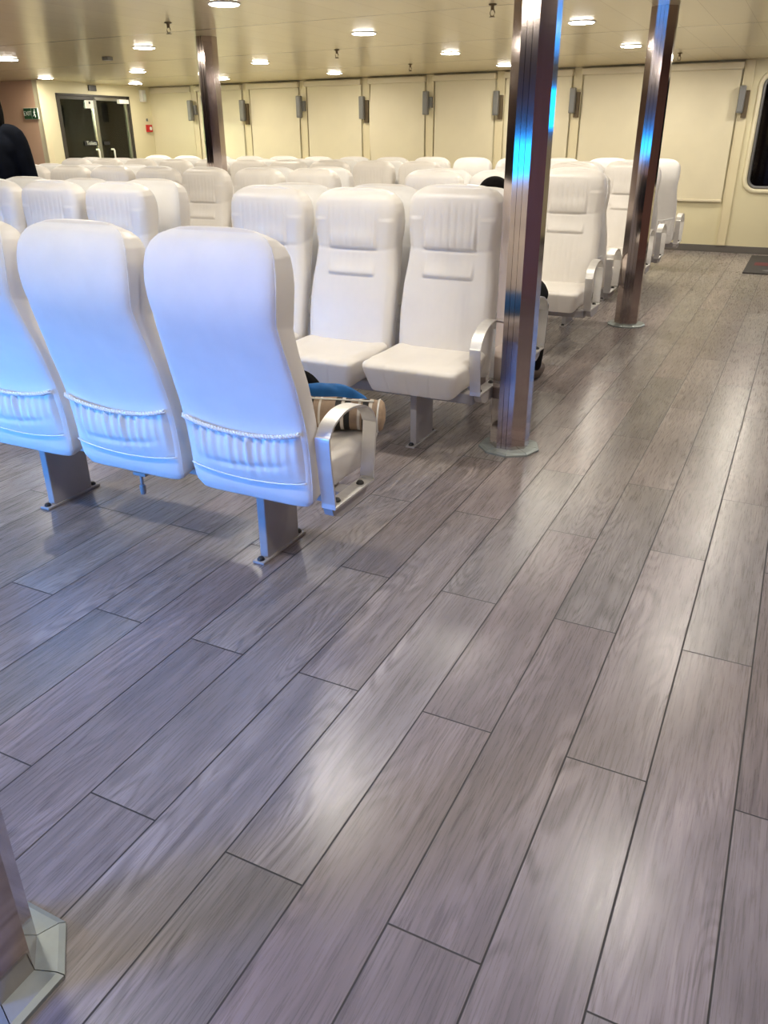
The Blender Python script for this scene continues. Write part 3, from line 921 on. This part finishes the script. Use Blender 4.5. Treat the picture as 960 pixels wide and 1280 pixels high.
# ------------------------------------------------------------------ people
def limb(bm, pts, rad, n=18):
    tube(bm, cr(pts, 14), [interp([(i / (len(rad) - 1), r) for i, r in enumerate(rad)], k / 13) for k in range(14)], n)
    for p, r in ((pts[0], rad[0]), (pts[-1], rad[-1])): ellipsoid(bm, p, (r, r, r), u=14, v=10)
def fuse(name, bm, m, parent, vox=.010, it=6):
    o = obj(name, bm, m, parent, True)
    rm = o.modifiers.new('Remesh', 'REMESH'); rm.mode = 'VOXEL'; rm.voxel_size = vox; rm.use_smooth_shade = True
    sm = o.modifiers.new('Smooth', 'SMOOTH'); sm.iterations = it; sm.factor = .5
    return o
def hand(bm, wrist, d, side):
    """relaxed hand: d = direction of the fingers, side = thumb direction"""
    d = Vector(d).normalized(); side = Vector(side).normalized(); nn = d.cross(side).normalized()
    w = Vector(wrist)
    for q in range(5):
        c = w + d * (.02 + .018 * q); ellipsoid(bm, c, (.030, .030, .030), Matrix(((side.x, d.x, nn.x, 0), (side.y, d.y, nn.y, 0), (side.z, d.z, nn.z, 0), (0, 0, 0, 1))) @ Matrix.Diagonal((1.25, 1, .5, 1)), 12, 8)
    for q, ln in enumerate((.072, .080, .074, .058)):
        b = w + d * .09 + side * (.030 - .020 * q)
        tube(bm, [b, b + d * ln * .45 + nn * .004, b + d * ln * .8 + nn * .018, b + d * ln + nn * .032], [.0095, .009, .0085, .007], 8)
    b = w + d * .035 + side * .034
    tube(bm, [b, b + side * .022 + d * .022, b + side * .026 + d * .05, b + side * .020 + d * .066 + nn * .01], [.012, .011, .010, .008], 8)
def head(bm, c, R):
    """head centred at c; R is a 3x3 orientation: local -y is the face"""
    M4 = R.to_4x4(); T = Matrix.Translation(c) @ M4
    def E(p, r, rot=None): ellipsoid(bm, T @ Vector(p), r, M4 @ (rot or Matrix.Identity(4)), 18, 12)
    E((0, .008, .025), (.073, .090, .088)); E((0, -.030, -.045), (.056, .060, .065)); E((0, -.045, -.085), (.030, .030, .026))
    E((0, -.096, -.020), (.013, .018, .026)); E((0, -.101, -.036), (.016, .014, .010))
    for s in (-1, 1):
        E((s * .030, -.080, .030), (.028, .012, .009)); E((s * .074, .010, -.012), (.010, .020, .032)); E((s * .036, -.070, -.030), (.022, .016, .020))
    E((0, -.087, -.063), (.022, .010, .006)); E((0, -.084, -.075), (.018, .010, .006))
def face_bits(c, R, parent):
    T = Matrix.Translation(c) @ R.to_4x4()
    for s in (-1, 1):
        bm = nb(); ellipsoid(bm, T @ Vector((s * .031, -.083, .006)), (.011, .008, .009), R.to_4x4(), 12, 8); obj('eye', bm, M_signwhite, parent, True)
    bm = nb(); ellipsoid(bm, T @ Vector((0, -.093, -.066)), (.022, .006, .006), R.to_4x4(), 12, 8); obj('lips', bm, mat('lip_skin', (.30, .10, .09), .5), parent, True)

# person standing in the gap at the left, cut by the frame
P1 = Vector((-6.10, 5.06, 0)); RZ = math.radians(-150)
R1 = Matrix.Rotation(RZ, 3, 'Z')
t = thing('person', 'person in a dark navy jacket standing among the seats at the left edge', 'person', P1, 0)
def q1(x, y, z): return R1 @ Vector((x, y, z))
bm = nb()
limb(bm, [q1(0, .01, 1.02), q1(0, .02, 1.22), q1(0, .01, 1.38)], [.13, .14, .12]); ellipsoid(bm, q1(0, .01, 1.32), (.17, .11, .14), R1.to_4x4()); ellipsoid(bm, q1(0, .01, .98), (.165, .12, .12), R1.to_4x4())
limb(bm, [q1(0, .015, 1.42), q1(0, .0, 1.52)], [.058, .052])
HC1 = q1(0, -.03, 1.61); HR1 = R1 @ Matrix.Rotation(math.radians(8), 3, 'X')
head(bm, HC1, HR1)
for s in (-1, 1):
    limb(bm, [q1(s * .17, .01, 1.40), q1(s * .225, .02, 1.12), q1(s * .235, -.05, .87)], [.055, .045, .032])
    hand(bm, q1(s * .235, -.05, .87), R1 @ Vector((0, -.15, -1)), R1 @ Vector((-s * .3, -1, 0)))
    limb(bm, [q1(s * .09, 0, .95), q1(s * .10, -.01, .50), q1(s * .10, .03, .09)], [.088, .060, .040])
    ellipsoid(bm, q1(s * .105, -.05, .045), (.045, .12, .04), R1.to_4x4())
fuse('body', bm, M_skin, t, .009)
face_bits(HC1, HR1, t)
bm = nb()
limb(bm, [q1(0, .01, .93), q1(0, .02, 1.20), q1(0, .01, 1.36)], [.165, .165, .14]); ellipsoid(bm, q1(0, .015, 1.30), (.20, .135, .17), R1.to_4x4()); limb(bm, [q1(0, .015, 1.42), q1(0, .01, 1.485)], [.078, .070])
for s in (-1, 1):
    limb(bm, [q1(s * .06, .01, 1.45), q1(s * .175, .01, 1.40), q1(s * .235, .02, 1.12), q1(s * .242, -.05, .89)], [.062, .075, .062, .048])
o = fuse('jacket', bm, M_jacket, t, .010)
bm = nb(); ellipsoid(bm, q1(0, .01, .95), (.180, .135, .11), R1.to_4x4())
for s in (-1, 1): limb(bm, [q1(s * .09, 0, .92), q1(s * .10, -.01, .50), q1(s * .10, .03, .08)], [.105, .078, .060])
fuse('trousers', bm, M_trous, t, .010)
for s in (-1, 1):
    bm = nb(); ellipsoid(bm, q1(s * .105, -.05, .048), (.050, .135, .047), R1.to_4x4()); obj('shoe', bm, M_shoe, t, True)
bm = nb(); T1 = Matrix.Translation(HC1) @ HR1.to_4x4()
ellipsoid(bm, T1 @ Vector((0, .022, .045)), (.088, .098, .088), HR1.to_4x4()); ellipsoid(bm, T1 @ Vector((0, .065, -.07)), (.088, .055, .13), HR1.to_4x4())
for s in (-1, 1): ellipsoid(bm, T1 @ Vector((s * .078, .03, -.05)), (.020, .058, .12), HR1.to_4x4())
fuse('hair', bm, M_hair, t, .009)

# person sitting in the right end seat of the third row, facing away, mostly behind the pillar
P2 = Vector((XR + .04, 4.34, 0))
t = thing('person', 'seated person in black trousers facing away, half hidden behind the fluted pillar', 'person', P2, 0)
def q2(x, y, z): return Vector((x, y, z))
R2 = Matrix.Rotation(PI, 3, 'Z')
bm = nb()
limb(bm, [q2(0, -.02, .56), q2(-.03, -.06, .78), q2(-.03, -.12, .96)], [.13, .13, .11]); ellipsoid(bm, q2(-.03, -.10, .89), (.17, .10, .13)); ellipsoid(bm, q2(0, -.01, .56), (.165, .12, .09))
limb(bm, [q2(-.02, -.13, .98), q2(-.01, -.115, 1.05)], [.055, .050])
HC2 = Vector((-.01, -.10, 1.085)); HR2 = R2 @ Matrix.Rotation(math.radians(18), 3, 'X')
head(bm, HC2, HR2)
for s in (-1, 1):
    limb(bm, [q2(s * .16 - .03, -.11, .96), q2(s * .19 - .04, -.01, .72), q2(s * .10 - .02, .20, .66)], [.052, .043, .031])
    hand(bm, q2(s * .10 - .02, .20, .66), (-s * .4, 1, -.12), (-s, -.3, .2))
    limb(bm, [q2(s * .09, .0, .53), q2(s * .10, .40, .54), q2(s * .10, .46, .30), q2(s * .10, .47, .09)], [.085, .065, .055, .040])
    ellipsoid(bm, q2(s * .10, .53, .045), (.045, .12, .04))
fuse('body', bm, M_skin, t, .009)
face_bits(HC2, HR2, t)
bm = nb(); limb(bm, [q2(0, -.02, .56), q2(-.03, -.06, .78), q2(-.03, -.12, .96)], [.145, .145, .125]); ellipsoid(bm, q2(-.03, -.10, .89), (.19, .115, .14))
for s in (-1, 1): limb(bm, [q2(s * .15 - .03, -.11, .95), q2(s * .19 - .04, -.01, .72), q2(s * .11 - .02, .17, .665)], [.065, .055, .043])
fuse('jacket', bm, M_jacket, t, .010)
bm = nb(); ellipsoid(bm, q2(0, -.01, .555), (.18, .13, .095))
for s in (-1, 1): limb(bm, [q2(s * .09, .0, .54), q2(s * .10, .40, .545), q2(s * .105, .46, .30), q2(s * .105, .465, .10)], [.098, .080, .066, .052])
fuse('trousers', bm, M_trous, t, .010)
for s in (-1, 1):
    bm = nb(); ellipsoid(bm, q2(s * .105, .525, .048), (.050, .130, .047)); obj('shoe', bm, M_shoe, t, True)
bm = nb(); T2 = Matrix.Translation(HC2) @ HR2.to_4x4()
ellipsoid(bm, T2 @ Vector((0, .022, .035)), (.088, .100, .086), HR2.to_4x4()); ellipsoid(bm, T2 @ Vector((0, .06, -.03)), (.082, .055, .08), HR2.to_4x4())
fuse('hair', bm, M_hair, t, .008)

# ------------------------------------------------------------------ ceiling fittings
LAMP_W = 11.6
def downlight(x, y, label):
    z = zc(x)
    t = thing('ceiling_downlight', label, 'ceiling light', (x, y, z), 0, 'round ceiling downlights')
    o = obj('rim', ME['rim'], M_ring, t, True)
    obj('lens', ME['lens'], M_lens, t, True)
    ld = bpy.data.lights.new('downlight_lamp', 'AREA'); ld.shape = 'DISK'; ld.size = .18; ld.energy = LAMP_W; ld.color = (1, .915, .77)
    lo = bpy.data.objects.new('downlight_lamp', ld); link(lo, t); lo.location = (0, 0, -.017)
b0 = nb(); lathe(b0, [(.098, -.001), (.108, -.001), (.107, -.006), (.102, -.008), (.098, -.007)], 32)
me = bpy.data.meshes.new('rim'); b0.to_mesh(me); b0.free(); ME['rim'] = me
b0 = nb(); lathe(b0, [(.001, -.0145), (.06, -.014), (.094, -.011), (.099, -.006), (.099, -.002), (.001, -.002)], 32)
me = bpy.data.meshes.new('lens'); b0.to_mesh(me); b0.free(); ME['lens'] = me
LR = [(-3.661, 5.026, 'round downlight at the top edge of photo, right of the left pillar'),
      (-7.977, 6.978, 'round downlight near the left edge of the photo'),
      (-9.776, 9.137, 'round downlight over the corner beside the glass doors'),
      (-5.945, 6.824, 'round downlight left of the left pillar top, second row of lights'),
      (-7.986, 8.994, 'round downlight above the glass doors, upper of the two'),
      (-9.627, 10.755, 'round downlight close to the glass doors, lower of the two'),
      (-3.625, 6.934, 'large round downlight in the top middle of the photo'),
      (-5.969, 8.805, 'round downlight just right of the left pillar, in front of the blinds'),
      (-7.913, 10.682, 'round downlight touching the right side of the left pillar'),
      (-6.048, 10.688, 'round downlight near the back wall blinds, centre left'),
      (-3.659, 8.967, 'round downlight left of the fluted pillar, third row of lights'),
      (-3.662, 10.77, 'round downlight partly hidden by the left side of the fluted pillar'),
      (-1.835, 7.198, 'large round downlight between the two right pillars, nearer one'),
      (-1.846, 9.283, 'round downlight between the two right pillars, farther one'),
      (-1.85, 10.72, 'round downlight hidden behind the far steel pillar')]
for x, y, lab in LR: downlight(x, y, lab)
OFF = [(-.26, 1.0), (-.26, 3.1), (-.26, 5.45), (-.26, 7.4), (-.26, 9.5), (-.26, 10.9), (-1.92, 3.1), (-1.92, 1.0), (-1.95, 5.3), (-3.66, 3.1), (-3.66, 1.0), (-5.95, 4.9), (-5.95, 2.9), (-8.0, 5.0), (1.5, 3.1), (-8.0, 2.9), (-9.9, 6.9)]
for k, (x, y) in enumerate(OFF):
    downlight(x, y, 'round downlight outside the photo, lighting the foreground floor and right aisle'); 

for x, y, lab in ((-2.139, 5.974, 'pendent sprinkler at the top edge left of the fluted pillar'), (-4.506, 8.024, 'pendent sprinkler left of the large middle downlight'),
                  (-4.588, 5.567, 'pendent sprinkler left of the left pillar top'), (-1.527, 10.361, 'pendent sprinkler right of the far steel pillar'),
                  (-4.597, 9.996, 'small pendent sprinkler above the middle blinds')):
    t = thing('ceiling_sprinkler', lab, 'sprinkler', (x, y, zc(x)), 0, 'ceiling sprinklers')
    bm = nb(); lathe(bm, [(.028, 0), (.028, -.006), (.012, -.010), (.012, -.035), (.001, -.036)], 14); obj('escutcheon', bm, M_brass, t, True)
    bm = nb()
    for s in (-1, 1): tube(bm, [(s * .010, 0, -.034), (s * .017, 0, -.05), (s * .012, 0, -.066), (0, 0, -.072)], .003, 6)
    obj('yoke', bm, M_brass, t, True)
    bm = nb(); lathe(bm, [(.001, -.072), (.020, -.073), (.020, -.077), (.001, -.078)], 14); obj('deflector', bm, M_brass, t)
# ceiling box end beside the dark reflection at the left
tag(obj('ceiling_box', box(nb(), -6.95, -6.87, 7.30, 7.38, zc(-6.9) - .035, zc(-6.9) - .001, .006), M_grey), 'small grey box on the ceiling above the glass doors', 'sensor')

# ------------------------------------------------------------------ blue light: kiosk and added light counter behind the camera, television at far right
def television(x, y, z, w, h, rz, label, sm=None):
    t = thing('television', label, 'television', (x, y, z), rz)
    bm = nb(); box(bm, -w / 2 - .03, w / 2 + .03, -.03, .03, -h / 2 - .03, h / 2 + .03, .008); obj('housing', bm, M_tv, t)
    bm = nb(); box(bm, -w / 2, w / 2, .0285, .033, -h / 2, h / 2); obj('screen', bm, sm or M_screen, t)
    bm = nb(); box(bm, -.12, .12, -.06, -.03, -.12, .12); obj('wall_mount', bm, M_tv, t)
def kiosk(x, y, rz):
    t = thing('information_kiosk', 'blue lit information kiosk standing behind the camera on the left', 'kiosk', (x, y, 0), rz)
    bm = nb(); box(bm, -.42, .42, -.30, .30, .06, 1.60, .02); obj('cabinet', bm, M_tv, t)
    bm = nb(); box(bm, -.38, .38, -.26, .26, 0, .06, .004); obj('plinth', bm, M_frame, t)
    bm = nb(); box(bm, -.36, .36, .2995, .304, .94, 1.36); obj('screen', bm, M_screen, t)
    bm = nb(); box(bm, -.36, .36, .2995, .303, .22, .84); obj('front_panel', bm, M_grey, t)
    bm = nb(); box(bm, .4195, .424, -.25, .25, .20, 1.45); obj('added_glow_panel', bm, M_side_glow, t)  # added glowing panel, throws blue on the floor and pillar flange
kiosk(-2.42, -.62, 0)
t = thing('light_shaping_counter', 'unseen dark counter added to shape blue strip light, behind the camera', 'counter', (-4.12, -.55, 0), math.radians(-18))  # added counter, shaped so the blue fades out up the seat backs
bm = nb(); box(bm, -1.1, 1.1, -.30, .02, 0, .95, .01); obj('counter_body', bm, M_brown, t)
bm = nb(); box(bm, -1.2, 1.2, -.36, .32, .955, 1.0, .008); obj('counter_top', bm, M_tv, t)
bm = nb(); box(bm, -1.2, 1.2, .295, .32, .915, .956, .003); obj('light_cutoff_lip', bm, M_tv, t)  # lip added to cut off the upward blue light
bm = nb(); box(bm, -1.08, 1.08, .0195, .032, .885, .95); obj('added_light_strip', bm, M_strip_glow, t)  # added blue emitter for the lower seat backs
television(1.45, YB - .065, 1.72, .80, .46, PI, 'blue lit television on the back wall right of the window')

# ------------------------------------------------------------------ world, camera, view
wd = bpy.data.worlds.new('World'); bpy.context.scene.world = wd; wd.use_nodes = True
wd.node_tree.nodes['Background'].inputs[0].default_value = (.004, .005, .008, 1)
wd.node_tree.nodes['Background'].inputs[1].default_value = 1
cam = bpy.data.cameras.new('Camera'); co = bpy.data.objects.new('Camera', cam); link(co)
F_PX, pit, rol, yaw = 989.94, .443188, -.0052847, -.46268581
cp, sp_ = math.cos(pit), math.sin(pit); cy, sy = math.cos(yaw), math.sin(yaw)
fwd = Vector((sy * cp, cy * cp, -sp_)); right = Vector((cy, -sy, 0)); up = right.cross(fwd)
Rr = right * math.cos(rol) + up * math.sin(rol); Uu = -right * math.sin(rol) + up * math.cos(rol)
co.matrix_world = Matrix(((Rr.x, Uu.x, -fwd.x, 0), (Rr.y, Uu.y, -fwd.y, 0), (Rr.z, Uu.z, -fwd.z, 1.4), (0, 0, 0, 1)))
cam.sensor_fit = 'AUTO'; cam.sensor_width = 36; cam.lens = F_PX / 1280 * 36; cam.clip_start = .05
sc = bpy.context.scene; sc.camera = co
sc.view_settings.view_transform = 'Standard'; sc.view_settings.look = 'None'; sc.view_settings.gamma = 1
sc.view_settings.use_curve_mapping = False; sc.view_settings.exposure = 0.0
sc.cycles.max_bounces = 8; sc.cycles.diffuse_bounces = 4; sc.cycles.glossy_bounces = 4; sc.cycles.transparent_max_bounces = 8
sc.cycles.sample_clamp_indirect = 6; sc.cycles.use_denoising = True
